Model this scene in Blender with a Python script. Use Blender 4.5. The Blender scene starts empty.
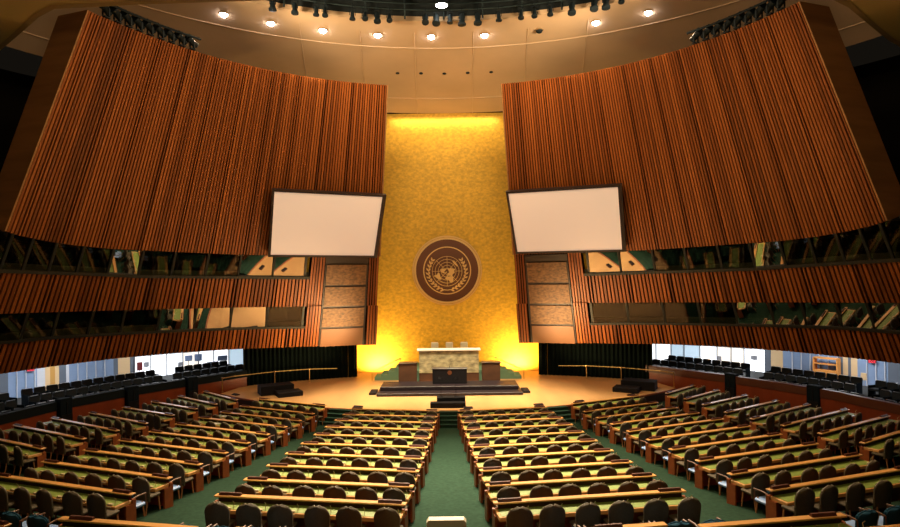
import bpy, math, random
from math import sin, cos, radians as R_, pi, sqrt, atan2, degrees
random.seed(7)
SC = bpy.context.scene
COL = SC.collection
ZC = 7.3                      # eye height above the floor in front of the stage
F, CX, CY, RHO = 600.0, 446.8, 277.0, 0.012   # lens in pixels of a 900 px wide frame, principal point, slight roll

# ------------------------------------------------------------------ materials
MATS = {}
def mat(name, col, rough=.5, metal=0., spec=.5, noise=None, bump=None, emit=None, coat=0.):
    m = bpy.data.materials.new(name); m.use_nodes = True
    nt = m.node_tree; b = nt.nodes['Principled BSDF']
    b.inputs['Base Color'].default_value = (*col, 1)
    b.inputs['Roughness'].default_value = rough
    b.inputs['Metallic'].default_value = metal
    b.inputs['Specular IOR Level'].default_value = spec
    b.inputs['Coat Weight'].default_value = coat
    tc = nt.nodes.new('ShaderNodeTexCoord')
    if noise:                                        # (scale vec, amount)
        mp = nt.nodes.new('ShaderNodeMapping'); mp.inputs['Scale'].default_value = noise[0]
        nt.links.new(tc.outputs['Object'], mp.inputs[0])
        n = nt.nodes.new('ShaderNodeTexNoise'); n.inputs['Scale'].default_value = 1; n.inputs['Detail'].default_value = 5
        nt.links.new(mp.outputs[0], n.inputs['Vector'])
        r = nt.nodes.new('ShaderNodeValToRGB')
        a = noise[1]
        r.color_ramp.elements[0].position = .3; r.color_ramp.elements[1].position = .7
        r.color_ramp.elements[0].color = (*[c*(1-a) for c in col], 1)
        r.color_ramp.elements[1].color = (*[min(1, c*(1+a)) for c in col], 1)
        nt.links.new(n.outputs['Fac'], r.inputs[0]); nt.links.new(r.outputs[0], b.inputs['Base Color'])
        if bump:
            bp = nt.nodes.new('ShaderNodeBump'); bp.inputs['Strength'].default_value = bump; bp.inputs['Distance'].default_value = .03
            nt.links.new(n.outputs['Fac'], bp.inputs['Height']); nt.links.new(bp.outputs[0], b.inputs['Normal'])
    if emit:
        b.inputs['Emission Color'].default_value = (*emit[0], 1); b.inputs['Emission Strength'].default_value = emit[1]
    MATS[name] = m
    return m
def srgb(r, g, b):
    return tuple(((c/255)/12.92 if c/255 <= .04045 else ((c/255+.055)/1.055)**2.4) for c in (r, g, b))

def slat_mat(name, c0, c1, c2):
    m = bpy.data.materials.new(name); m.use_nodes = True
    nt = m.node_tree; b = nt.nodes['Principled BSDF']
    uv = nt.nodes.new('ShaderNodeUVMap')
    sx = nt.nodes.new('ShaderNodeSeparateXYZ'); nt.links.new(uv.outputs[0], sx.inputs[0])
    fl = nt.nodes.new('ShaderNodeMath'); fl.operation = 'FLOOR'; nt.links.new(sx.outputs[0], fl.inputs[0])
    wn = nt.nodes.new('ShaderNodeTexWhiteNoise'); wn.noise_dimensions = '1D'; nt.links.new(fl.outputs[0], wn.inputs['W'])
    no = nt.nodes.new('ShaderNodeTexNoise'); no.noise_dimensions = '1D'; no.inputs['Scale'].default_value = .11; no.inputs['Detail'].default_value = 2
    nt.links.new(fl.outputs[0], no.inputs['W'])
    mx = nt.nodes.new('ShaderNodeMath'); mx.operation = 'MULTIPLY_ADD'; mx.inputs[1].default_value = .5
    nt.links.new(wn.outputs['Value'], mx.inputs[0])
    m2 = nt.nodes.new('ShaderNodeMath'); m2.operation = 'MULTIPLY'; m2.inputs[1].default_value = .5
    nt.links.new(no.outputs['Fac'], m2.inputs[0]); nt.links.new(m2.outputs[0], mx.inputs[2])
    r = nt.nodes.new('ShaderNodeValToRGB')
    r.color_ramp.elements[0].color = (*c0, 1); r.color_ramp.elements[1].color = (*c2, 1)
    r.color_ramp.elements[0].position = .1; r.color_ramp.elements[1].position = .9
    e = r.color_ramp.elements.new(.45); e.color = (*c1, 1)
    nt.links.new(mx.outputs[0], r.inputs[0]); nt.links.new(r.outputs[0], b.inputs['Base Color'])
    b.inputs['Roughness'].default_value = .45
    b.inputs['Specular IOR Level'].default_value = .3
    MATS[name] = m
    return m
def glass_mat(name, tint, gloss, rough=.01):
    m = bpy.data.materials.new(name); m.use_nodes = True
    nt = m.node_tree; nt.nodes.clear()
    o = nt.nodes.new('ShaderNodeOutputMaterial'); mx = nt.nodes.new('ShaderNodeMixShader')
    t = nt.nodes.new('ShaderNodeBsdfTransparent'); t.inputs[0].default_value = (*tint, 1)
    g = nt.nodes.new('ShaderNodeBsdfGlossy'); g.inputs['Roughness'].default_value = rough
    g.inputs['Color'].default_value = (.95, .93, .88, 1)
    mx.inputs[0].default_value = gloss
    nt.links.new(t.outputs[0], mx.inputs[1]); nt.links.new(g.outputs[0], mx.inputs[2]); nt.links.new(mx.outputs[0], o.inputs[0])
    MATS[name] = m
    return m

slat_mat('slat_wood', (.10, .026, .005), (.25, .066, .012), (.40, .115, .022))
mat('slat_back', (.010, .004, .002), .9, spec=.1)
mat('end_wood', (.34, .15, .045), .6, noise=((.4, .4, 3), .2))
mat('gold', (.68, .395, .034), .52, metal=.35, noise=((5, 5, 7), .20), bump=.15)
mat('ceiling_beige', (.60, .42, .26), .8, spec=.1, noise=((.25, .25, .25), .10))
mat('seam', (.62, .45, .28), .9)
mat('soffit', (.50, .36, .15), .9, spec=.1)
mat('rim', (.30, .20, .09), .8)
mat('dome_dark', (.006, .012, .014), .7)
mat('dome_pipe', (.008, .022, .025), .6)
mat('fixture', (.008, .014, .018), .6, spec=.2)
mat('carpet', (.019, .042, .025), .95, spec=.05, noise=((9, 9, 9), .22))
mat('carpet_step', (.020, .045, .028), .95, spec=.05, noise=((9, 9, 9), .2))
mat('stair_carpet', (.16, .30, .20), .9, spec=.05)
mat('parquet', (.62, .34, .13), .35, noise=((1.2, .25, 1), .12), coat=.15)
mat('stage_face', (.04, .016, .007), .6)
mat('wood_ledge', (.74, .37, .11), .34, noise=((.8, 14, 14), .15), coat=.3)
mat('wood_body', (.30, .075, .018), .45, noise=((.8, 6, 6), .2), coat=.1)
mat('dark_wood_and_shade', (.045, .016, .008), .6, spec=.2)  # dark small parts, and the shade put into the desk upstands
mat('leather', (.20, .27, .045), .5, noise=((12, 12, 12), .15))
mat('console', (.55, .45, .25), .5)
mat('olive', (.066, .046, .018), .75, noise=((25, 25, 25), .15))
mat('piping', (.34, .28, .19), .45)
mat('leg_wood', (.40, .17, .06), .45)
mat('blue_cloth', (.018, .075, .125), .8, spec=.1)
mat('pale_blue', (.28, .46, .85), .5)
mat('navy', (.005, .009, .013), .85, spec=.1)
mat('navy_seat', (.008, .014, .021), .6, spec=.3)
mat('metal', (.5, .5, .5), .3, metal=1)
mat('red_wood', (.21, .036, .009), .4, noise=((1.5, 1.5, .3), .18), coat=.1)
mat('cap_wood', (.085, .022, .008), .45)
mat('cap_navy', (.006, .009, .010), .8, spec=.15)
mat('black_cloth', (.003, .006, .005), .95, spec=.05)
mat('black', (.006, .005, .006), .75, spec=.2)
mat('purple_black', (.013, .007, .009), .5, spec=.35)
mat('marble', (.42, .36, .20), .3, noise=((2.5, 2.5, 5), .55))
mat('cream', (.80, .72, .52), .45)
mat('white_slab', (.85, .80, .66), .35)
mat('brown_panel', (.085, .036, .016), .5, noise=((2, 2, 2), .2))
mat('acoustic', (.17, .080, .028), .6, noise=((5, 5, 9), .5), bump=.3)
mat('acoustic_plain', (.22, .095, .040), .5)
mat('screen', (.90, .74, .64), .9, spec=.05, emit=((1, .82, .68), .22))  # pale screen with a faint glow added to lift its brightness
mat('screen_frame', (.022, .010, .008), .5)
mat('brass', (.55, .36, .13), .42, metal=1)
mat('emblem_brown', (.13, .040, .010), .45)
mat('emblem_gold', (.80, .52, .20), .38, metal=.5)
mat('mullion', (.030, .030, .022), .6)
mat('sill', (.018, .016, .010), .7)
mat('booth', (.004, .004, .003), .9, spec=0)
mat('booth_desk', (.30, .26, .14), .7)
mat('lamp', (1, 1, 1), emit=((1, .93, .98), 40))
mat('flood', (1, 1, 1), emit=((1, .96, .84), 25))
mat('trim_white', (.75, .68, .55), .6)
mat('daylight', (.9, .9, .9), emit=((.90, .95, 1.0), 1.5))
mat('lobby_white', (.62, .62, .64), .7)
mat('lobby_blue', (.22, .30, .44), .6, noise=((.5, .5, .5), .2))
mat('lobby_cream', (.70, .48, .25), .7)
mat('lobby_amber', (.55, .28, .06), .6)
mat('lobby_gray', (.12, .14, .17), .7)
mat('orange_shelf', (.75, .30, .06), .5)
mat('daylight_blue', (.5, .6, .7), emit=((.55, .72, .85), .8))
mat('daylight_cream', (.8, .75, .65), emit=((.95, .86, .74), .9))
mat('arm_wood', (.16, .07, .03), .5)
mat('sign_red', (.5, .02, .03), .5, emit=((1, .05, .08), 1.2))
mat('panel_red', (.16, .02, .02), .5)
mat('panel_gray', (.25, .25, .27), .5)
mat('panel_blue', (.18, .24, .38), .4)
mat('plate', (.10, .028, .012), .45)
mat('paper', (.75, .75, .72), .7)
mat('concrete', (.006, .005, .004), .95, spec=0)
mat('gallery_floor', (.018, .02, .02), .9)
mat('black_ledge', (.035, .022, .02), .3)
mat('pane_clear', (.8, .8, .8), .1)
glass_mat('booth_glass', (.45, .48, .42), .62, .012)
glass_mat('dulled_glass', (.5, .52, .47), .05, .02)  # booth glass with its reflection cut, so chosen panes stay dark
glass_mat('clear_glass', (.96, .97, .97), .06)
glass_mat('prompter_glass', (.9, .9, .9), .10)
M = MATS

# ------------------------------------------------------------------ mesh builder
class MB:
    def __init__(s): s.v = []; s.f = []; s.uv = []; s.mi = []; s.m = 0
    def face(s, idx, uv=None): s.f.append(idx); s.uv.append(uv); s.mi.append(s.m)
    def quad(s, a, b, c, d, uv=None):
        n = len(s.v); s.v += [a, b, c, d]; s.face((n, n+1, n+2, n+3), uv)
    def box(s, x0, x1, y0, y1, z0, z1, bev=0.):
        if bev > 0:
            pts = [(x0, y0), (x1, y0), (x1, y1), (x0, y1)]
            return s.rbox(x0, x1, y0, y1, z0, z1, bev)
        n = len(s.v)
        s.v += [(x0,y0,z0),(x1,y0,z0),(x1,y1,z0),(x0,y1,z0),(x0,y0,z1),(x1,y0,z1),(x1,y1,z1),(x0,y1,z1)]
        for q in ((0,3,2,1),(4,5,6,7),(0,1,5,4),(1,2,6,5),(2,3,7,6),(3,0,4,7)): s.face(tuple(n+i for i in q))
    def rbox(s, x0, x1, y0, y1, z0, z1, b):       # chamfered box
        rings = []
        for (i, z) in ((b, z0), (0, z0+b), (0, z1-b), (b, z1)):
            c = []
            for (x, y, sx, sy) in ((x0,y0,1,1),(x1,y0,-1,1),(x1,y1,-1,-1),(x0,y1,1,-1)):
                if sx*sy > 0: p = [(x+sx*i, y+sy*(b+i)), (x+sx*(b+i), y+sy*i)]
                else: p = [(x+sx*(b+i), y+sy*i), (x+sx*i, y+sy*(b+i))]
                c += p
            rings.append([(px, py, z) for px, py in c])
        s.loft(rings, True, True)
    def loft(s, rings, closed=True, caps=False):
        n0 = len(s.v); k = len(rings[0])
        for r in rings: s.v += r
        for j in range(len(rings)-1):
            for i in range(k if closed else k-1):
                a = n0+j*k+i; b = n0+j*k+(i+1) % k
                s.face((a, b, b+k, a+k))
        if caps:
            s.face(tuple(n0+i for i in reversed(range(k))))
            s.face(tuple(n0+(len(rings)-1)*k+i for i in range(k)))
    def prism(s, poly, z0, z1, axis='z'):
        def P(p, h):
            if axis == 'z': return (p[0], p[1], h)
            if axis == 'y': return (p[0], h, p[1])
            return (h, p[0], p[1])
        s.loft([[P(p, z0) for p in poly], [P(p, z1) for p in poly]], True, True)
    def tube(s, pts, r, n=8):
        rings = []
        for i, p in enumerate(pts):
            a = pts[max(0, i-1)]; b = pts[min(len(pts)-1, i+1)]
            d = [b[j]-a[j] for j in range(3)]; L = sqrt(sum(c*c for c in d)) or 1; d = [c/L for c in d]
            up = (0, 0, 1) if abs(d[2]) < .9 else (1, 0, 0)
            u = [d[1]*up[2]-d[2]*up[1], d[2]*up[0]-d[0]*up[2], d[0]*up[1]-d[1]*up[0]]
            L = sqrt(sum(c*c for c in u)); u = [c/L for c in u]
            w = [d[1]*u[2]-d[2]*u[1], d[2]*u[0]-d[0]*u[2], d[0]*u[1]-d[1]*u[0]]
            rr = r[i] if isinstance(r, (list, tuple)) else r
            rings.append([tuple(p[j]+rr*(cos(2*pi*t/n)*u[j]+sin(2*pi*t/n)*w[j]) for j in range(3)) for t in range(n)])
        s.loft(rings, True, True)
    def lathe(s, prof, c=(0, 0, 0), n=20):
        rings = [[(c[0]+r*cos(2*pi*t/n), c[1]+r*sin(2*pi*t/n), c[2]+z) for t in range(n)] for r, z in prof]
        s.loft(rings, True, True)
    def mesh(s, name, mats, smooth=False):
        me = bpy.data.meshes.new(name); me.from_pydata(s.v, [], s.f)
        if any(u is not None for u in s.uv):
            ul = me.uv_layers.new(name='UVMap')
            for p, u in zip(me.polygons, s.uv):
                if u:
                    for k, li in enumerate(p.loop_indices): ul.data[li].uv = u[k]
        for m in (mats if isinstance(mats, (list, tuple)) else [mats]): me.materials.append(M[m])
        if len(me.materials) > 1:
            for p, i in zip(me.polygons, s.mi): p.material_index = i
        if smooth:
            for p in me.polygons: p.use_smooth = True
            try: me.set_sharp_from_angle(angle=R_(38))
            except Exception: pass
        me.update()
        return me

def obj(name, mb, mats, parent=None, smooth=False):
    me = mb if isinstance(mb, bpy.types.Mesh) else mb.mesh(name, mats, smooth)
    o = bpy.data.objects.new(name, me); COL.objects.link(o)
    if parent: o.parent = parent
    return o
def thing(name, label, cat, loc=(0, 0, 0), rz=0., group=None):
    o = bpy.data.objects.new(name, None); COL.objects.link(o)
    o.location = loc; o.rotation_euler = (0, 0, rz); o.empty_display_size = .1
    return tag(o, label, cat, group)
def tag(o, label, cat, group=None):
    o['label'] = label; o['category'] = cat
    if group: o['group'] = group
    return o
def struct(name, mb, mats, parent=None, smooth=False):
    o = obj(name, mb, mats, parent, smooth)
    if parent is None: o['kind'] = 'structure'
    return o
def dup(root, loc, rz, label, group=None):
    r = root.copy(); COL.objects.link(r); r.location = loc; r.rotation_euler = (0, 0, rz); r['label'] = label
    if group: r['group'] = group
    for ch in list(root.children):
        c = ch.copy(); COL.objects.link(c); c.parent = r
        for g in ch.children:
            d = g.copy(); COL.objects.link(d); d.parent = c
    return r
ORD = ['zeroth','first','second','third','fourth','fifth','sixth','seventh','eighth','ninth','tenth','eleventh','twelfth','thirteenth','fourteenth','fifteenth','sixteenth','seventeenth','eighteenth','nineteenth','twentieth']
def onum(n):
    if n <= 20: return ORD[n]
    t = {2: 'twenty', 3: 'thirty', 4: 'forty'}[n//10]
    return t+'-'+ORD[n % 10] if n % 10 else {30: 'thirtieth', 40: 'fortieth'}[n]

# ------------------------------------------------------------------ camera
cd = bpy.data.cameras.new('camera'); cam = bpy.data.objects.new('camera', cd); COL.objects.link(cam)
cam.location = (0, 0, ZC)
cam.rotation_euler = (R_(90), 0, 0)
cam.rotation_mode = 'XYZ'
cd.sensor_width = 36; cd.lens = F/900*36
cd.shift_x = (450-CX)/900; cd.shift_y = (CY-263.5)/900
from mathutils import Matrix
cam.matrix_world = Matrix.Translation((0, 0, ZC)) @ Matrix.Rotation(R_(90), 4, 'X') @ Matrix.Rotation(-RHO, 4, 'Z')
SC.camera = cam
cd.clip_end = 300

def der(x, y): return x-RHO*(y-CY)-CX, y+RHO*(x-CX)-CY    # photo pixel -> level, centred
def on_plane_z(x, y, z):            # z above floor
    a, b = der(x, y); Y = (ZC-z)*F/b
    return (a*Y/F, Y, z)
def on_y(x, y, Y):
    a, b = der(x, y); return (a*Y/F, Y, ZC-b*Y/F)

# ------------------------------------------------------------------ hall geometry: a leaning cone
YC = 18.2
def RAD(z): return 19.3-.56*(z-ZC-1.7)           # radius of the leaning wall at height z
def cone(phi, z, off=0.):                         # phi from +Y towards +X ; off inward
    r = RAD(z)-off
    return (r*sin(phi), YC+r*cos(phi), z)
def hit(a, b, off=0.):                            # level pixel offsets -> (phi, z) on cone
    a /= F; b = -b/F; K = 20.252-off
    A = a*a+1-.3136*b*b; B = -2*YC+2*K*.56*b; C = YC*YC-K*K
    Y = (-B+sqrt(B*B-4*A*C))/(2*A)
    return atan2(a*Y, Y-YC), ZC+b*Y
def curve(pts):
    L = sorted(hit(x, y-CY) for x, y in pts)
    def f(phi):
        p = abs(phi)
        if p <= L[0][0]: return L[0][1]
        for (p0, z0), (p1, z1) in zip(L, L[1:]):
            if p <= p1:
                t = (p-p0)/(p1-p0); return z0+(z1-z0)*t
        (p0, z0), (p1, z1) = L[-2:]
        return z1+(p-p1)*(z1-z0)/(p1-p0)*.6
    return f
zA = curve([(453,221.5),(430,230),(400,236.5),(371,241),(335,245),(311,246.3),(265,249),(210,252),(150,254),(72,255.5)])
zB = curve([(453,267),(417,268.5),(342,272),(311,274),(208,276),(150,277.3),(72,278)])
zC_ = curve([(453,308.5),(300,306),(183,304.8),(145,304.6),(72,304.6)])
zD = curve([(453,339),(388,333.5),(310,330),(183,326.5),(147,326.5),(72,326.5)])
zE = curve([(453,369),(390,361),(334,354.6),(263,349),(210,346.5),(160,345.2),(93,343.8),(70,343.8)])
ZT = ZC+10.36
PH_G, PH_P0, PH_P1, PH_W = R_(12.4), R_(14.3), R_(21.9), R_(24.45)
PH_END, PH_FAR = R_(70.7), R_(88)

def slats(phi0, phi1, lo, hi, side, pitch=R_(.5), depth=.07, off=0., fill=.66, mb=None, seed=0):
    rnd = random.Random(seed)
    s = mb or MB()
    n = max(1, round((phi1-phi0)/pitch)); p = (phi1-phi0)/n
    for i in range(n):
        c = phi0+(i+.5)*p; w = p*fill*.5*(1 if (i*7+seed) % 11 else .55)
        a, b = (c-w)*side, (c+w)*side
        u = (i+.5+seed*1000, 0)
        z0, z1 = (lo(c) if callable(lo) else lo), (hi(c) if callable(hi) else hi)
        A0, B0 = cone(a, z0, off+depth), cone(b, z0, off+depth)
        A1, B1 = cone(a, z1, off+depth), cone(b, z1, off+depth)
        a0, b0, a1, b1 = cone(a, z0, off), cone(b, z0, off), cone(a, z1, off), cone(b, z1, off)
        for q in ((A0, B0, B1, A1), (a0, A0, A1, a1), (B0, b0, b1, B1), (a0, b0, B0, A0), (A1, B1, b1, a1)):
            s.quad(*q, uv=[u]*4)
    return s
def band(phi0, phi1, lo, hi, side, off=0., thick=0., n=60):
    s = MB()
    rows = []
    for i in range(n+1):
        c = phi0+(phi1-phi0)*i/n
        z0, z1 = (lo(c) if callable(lo) else lo), (hi(c) if callable(hi) else hi)
        p = [cone(c*side, z0, off), cone(c*side, z1, off)]
        if thick: p += [cone(c*side, z1, off+thick), cone(c*side, z0, off+thick)]
        rows.append(p)
    s.loft(rows, bool(thick), bool(thick))
    return s

for side, nm in ((-1, 'left'), (1, 'right')):
    # upper slatted wall
    w = struct('wall_upper_'+nm, slats(PH_G, PH_END, zA, ZT, side, seed=1 if side < 0 else 2), 'slat_wood')
    w['label'] = 'tall leaning %s hall wall of narrow vertical wooden slats' % nm
    obj('backing', band(PH_G, PH_END, zA, ZT, side, -.01, -.12), 'slat_back', w)
    e = MB()
    for ph, t in ((PH_END, 1.45), (PH_G, .9)):
        z0 = zA(ph)
        a, b, c, d = cone(ph*side, z0, .09), cone(ph*side, ZT, .09), cone(ph*side, ZT, -t), cone(ph*side, z0, -t)
        dp = R_(.25)*side*(1 if ph == PH_END else -1)
        a2, b2, c2, d2 = cone(ph*side+dp, z0, .09), cone(ph*side+dp, ZT, .09), cone(ph*side+dp, ZT, -t), cone(ph*side+dp, z0, -t)
        e.loft([[a, b, c, d], [a2, b2, c2, d2]], True, True)
    obj('end_panel', e, 'end_wood', w)
    bb = band(PH_G, PH_END, zA, ZT, side, -1.4, -.1)
    obj('rear_skin', bb, 'slat_back', w)
    # middle and lower slatted bands
    w = struct('wall_middle_'+nm, slats(PH_W, PH_FAR, zC_, zB, side, seed=3 if side < 0 else 4, pitch=R_(.6), fill=.62, depth=.09), 'slat_wood')
    obj('backing', band(PH_W, PH_FAR, zC_, zB, side, -.01, -.12), 'slat_back', w)
    w = struct('wall_lower_'+nm, slats(PH_W, PH_FAR, zE, zD, side, seed=5 if side < 0 else 6, pitch=R_(.6), fill=.62, depth=.09), 'slat_wood')
    obj('backing', band(PH_W, PH_FAR, zE, zD, side, -.01, -.12), 'slat_back', w)
    # wing by the golden wall
    zm = lambda c: zC_(c)
    s = slats(PH_W-R_(2.45), PH_W, zm, zA, side, seed=7, pitch=R_(.5))
    slats(PH_G, PH_P0-R_(.1), zm, zA, side, mb=s, seed=8, pitch=R_(.48))
    slats(PH_W-R_(2.45), PH_W, zE, zm, side, mb=s, seed=9, off=.10, pitch=R_(.5)); slats(PH_G-R_(.25), PH_P0-R_(.25), zE, zm, side, mb=s, seed=10, off=.12, pitch=R_(.48))
    w = struct('wall_wing_'+nm, s, 'slat_wood')
    obj('backing', band(PH_G, PH_W, zE, zA, side, -.01, -.5), 'slat_back', w)
    # brown acoustic panels in the wing
    fr = band(PH_P0, PH_P1, zE, lambda c: zA(c)-.05, side, 0, .06)
    t = struct('trim_1' if side < 0 else 'trim_2', fr, 'screen_frame')
    ys = [263, 284.5, 305, 325, 344.2]
    for k in range(4):
        zh = [ZC-(v-CY)*c/F for v, c in zip(ys, (38.2, 38.9, 39.5, 40.1, 40.5))]
        g = .07
        p = obj('acoustic_panel', band(PH_P0+R_(.3), PH_P1-R_(.25), zh[k+1]+g, zh[k]-g, side, .06, .07, 16), 'acoustic' if k < 3 else 'acoustic_plain', t)
        if k == 3: p['label'] = 'plain smooth brown panel at the foot'
    # sills and dark booth rooms
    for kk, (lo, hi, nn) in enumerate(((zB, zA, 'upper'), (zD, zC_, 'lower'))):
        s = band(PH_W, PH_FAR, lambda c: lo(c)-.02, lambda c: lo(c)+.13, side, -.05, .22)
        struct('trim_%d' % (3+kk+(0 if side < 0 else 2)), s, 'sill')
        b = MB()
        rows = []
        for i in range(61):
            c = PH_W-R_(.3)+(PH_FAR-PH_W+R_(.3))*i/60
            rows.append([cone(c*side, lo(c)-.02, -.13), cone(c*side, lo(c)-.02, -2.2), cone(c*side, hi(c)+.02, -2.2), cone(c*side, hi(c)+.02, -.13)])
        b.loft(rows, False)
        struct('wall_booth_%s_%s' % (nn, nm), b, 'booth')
        d = MB(); rows = []
        for i in range(61):
            c = PH_W+(PH_FAR-PH_W)*i/60
            z = lo(c)+.42
            rows.append([cone(c*side, z, -.3), cone(c*side, z, -.9), cone(c*side, z-.06, -.9), cone(c*side, z-.42, -.32)])
        d.loft(rows, True, True)
        struct('trim_%d' % (7+kk+(0 if side < 0 else 2)), d, 'booth_desk')
# booth windows
PANE_TILT = ((.06, -.06), (.13, -.10))
wn = 0
UP = [306-452.5, -178, -209, -242, -275, -309, -340, -371, -398, -424, -446, -470]
UP = [-141, -173, -207, -240, -274, -307, -338, -369, -398, -424, -447, -472]
LO = [-145, -181, -217, -253, -289, -325, -357, -392, -423, -455]
for side, nm in ((-1, 'left'), (1, 'right')):
    for edges, lo, hi, py, dark in ((UP, zB, zA, 263, (2, 3, 4, 6, 7, 8, 9, 10)), (LO, zD, zC_, 318, (0, 4, 5, 6, 7, 8) if side < 0 else (0, 1, 2, 3))):
        ph = [hit(-e, py-CY)[0] for e in edges]
        for wi, (a, b) in enumerate(zip(ph, ph[1:])):
            wn += 1
            s = MB(); w = R_(.17)
            for c in (a, b):
                c0, c1 = c-w, c+w
                z0, z1 = lo(c)+.10, hi(c)
                s.loft([[cone(c0*side, z0, -.02), cone(c1*side, z0, -.02), cone(c1*side, z0, .07), cone(c0*side, z0, .07)],
                        [cone(c0*side, z1, -.02), cone(c1*side, z1, -.02), cone(c1*side, z1, .07), cone(c0*side, z1, .07)]], True, True)
            f = struct('window_%d' % wn, s, 'mullion')
            g = MB()
            cc = [a+w, b-w]
            tb, tt_ = PANE_TILT[0 if py == 263 else 1]
            g.loft([[cone(c*side, lo(c)+.12, tb) for c in cc], [cone(c*side, hi(c)-.01, tt_) for c in cc],
                    [cone(c*side, hi(c)-.01, tt_-.015) for c in cc], [cone(c*side, lo(c)+.12, tb-.015) for c in cc], [cone(c*side, lo(c)+.12, tb) for c in cc]], False)
            obj('pane', g, 'dulled_glass' if wi in dark else 'booth_glass', f)

# ------------------------------------------------------------------ gold wall, ceiling, dome
g = MB(); g.box(-11, 11, 42.5, 42.8, .3, ZC+11.6)
struct('wall_back', g, 'gold')
def ceil_pt(phi, t, dz=0.):           # t 0 at outer wall, 1 at dome rim
    o = (24.3*sin(phi), YC+24.3*cos(phi), ZC+11.6)
    i = (20.0*sin(phi), 12.2+20.0*cos(phi), ZC+13.73)
    return tuple(o[k]+(i[k]-o[k])*t for k in range(2))+(o[2]+(i[2]-o[2])*t+dz,)
s = MB(); n = 96
s.loft([[ceil_pt(2*pi*i/n, t) for i in range(n)] for t in (0, .25, .5, .75, 1)]+[[ceil_pt(2*pi*i/n, 1, .25) for i in range(n)]], True)
struct('ceiling', s, 'ceiling_beige', smooth=True)
s = MB(); s.loft([[ceil_pt(2*pi*i/n, 1, .25) for i in range(n)], [ceil_pt(2*pi*i/n, 1, 4.0) for i in range(n)]], True)
s.face(tuple(range(n, 2*n)))
d = struct('ceiling_dome', s, 'dome_dark')
for k in range(3):
    t = MB(); t.tube([(19.7*sin(a), 12.2+19.7*cos(a), ZC+14.2+.33*k) for a in [R_(-60+3*i) for i in range(41)]], .035, 6)
    obj('pipe', t, 'dome_pipe', d)
for k in range(13):
    a = R_(-36+6*k); t = MB(); t.tube([(19.8*sin(a), 12.2+19.8*cos(a), ZC+13.75), (19.8*sin(a), 12.2+19.8*cos(a), ZC+16.5)], .05, 6)
    obj('strut', t, 'dome_pipe', d)
# ceiling seams
def strip(pts, w):
    s = MB(); s.tube(pts, w, 6); return s
tn = 20
for tt in (.762, .204):
    struct('trim_%d' % tn, strip([ceil_pt(R_(-60+2*i), tt, -.01) for i in range(61)], .03), 'seam'); tn += 1
for a in (-22, -13, -4.6, 4.6, 13, 22):
    struct('trim_%d' % tn, strip([ceil_pt(R_(a), t/10, -.01) for t in range(0, 10)], .022), 'seam'); tn += 1
# ceiling downlights
DL = [-31.5, -25.2, -17.9, -9.9, -1.9, 6.1, 14.2, 22.3, 29.5]
dlpos = []
for k, a in enumerate(DL):
    a = R_(a); p = (21.3*sin(a), 12.2+21.3*cos(a))
    Y0 = 33.8; z = ZC+13.73-(21.3-20)*.207-.02
    pl = [('outermost left', 'left'), ('second from left', ''), ('third from left', ''), ('fourth from left', ''), ('nearest left of the big floodlight', ''), ('nearest right of the big floodlight', ''), ('unlit', ''), ('second from right', ''), ('outermost right', '')][k][0]
    lit = k != 6
    t = thing('downlight', ('glowing white ceiling downlight, %s in the arc' % pl) if lit else 'unlit ceiling downlight in the gap of the glowing arc', 'ceiling light', (p[0], p[1], z), 0, 'ceiling downlights')
    m = MB(); m.lathe([(.14, 0), (.17, -.01), (.23, -.02), (.24, .02), (.2, .09)], n=20); obj('rim', m, 'rim', t, True)
    m = MB(); m.lathe([(.001, -.17), (.09, -.15), (.16, -.09), (.19, -.01), (.001, .04)], n=20); obj('lamp', m, 'lamp' if lit else 'fixture', t, True)
    dlpos.append((p[0], p[1], z))
for k, x in enumerate((-2.9, -1.45, 0, 1.45, 2.9)):
    t = MB(); t.lathe([(.001, -.04), (.09, -.03), (.12, .0), (.12, .06)], n=12)
    o = obj('ceiling_nozzle', t, 'fixture'); a = atan2(x, 25.1)
    o.location = (x, 37.35-.06*abs(x), ZC+11.6+(42.5-37.35)*.207-.02)
    tag(o, ['leftmost', 'second from left', 'middle', 'second from right', 'rightmost'][k]+' small dark ceiling dot above the golden wall', 'ceiling fixture', 'dots above the golden wall')
# spotlights on the dome rim
def spot_meshes():
    a = MB(); a.lathe([(.07, .12), (.10, .05), (.11, -.20), (.16, -.26), (.16, -.34), (.13, -.35)], n=12)
    b = MB(); b.box(-.16, -.13, -.02, .02, -.1, .26); b.box(.13, .16, -.02, .02, -.1, .26); b.box(-.16, .16, -.02, .02, .24, .28); b.box(-.02, .02, -.02, .02, .26, .55)
    return a.mesh('barrel', 'fixture', True), b.mesh('yoke', 'fixture')
SPM = spot_meshes()
rimx = [281, 300, 319, 327, 353, 365, 377, 389, 425, 436, 450, 462, 478, 499, 521, 534, 549, 569, 589, 599, 612]
for k, px in enumerate(rimx):
    a, b = der(px, 15 if 340 < px < 560 else 6)
    ang = math.asin(max(-1, min(1, a/F*31.4/19.6)))
    p = (19.6*sin(ang), 12.2+19.6*cos(ang), ZC+13.78)
    t = thing('spotlight', 'small dark theatre spotlight on dome rim, %s from the left' % onum(k+1), 'spotlight', p, -ang, 'spotlights round the dome rim')
    o = obj('barrel', SPM[0], None, t); sc = random.choice((1.0, 1.2, 1.35)); o.scale = (sc,)*3; o.rotation_euler = (R_(random.uniform(-25, 5)), 0, 0)
    obj('yoke', SPM[1], None, t)
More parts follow.
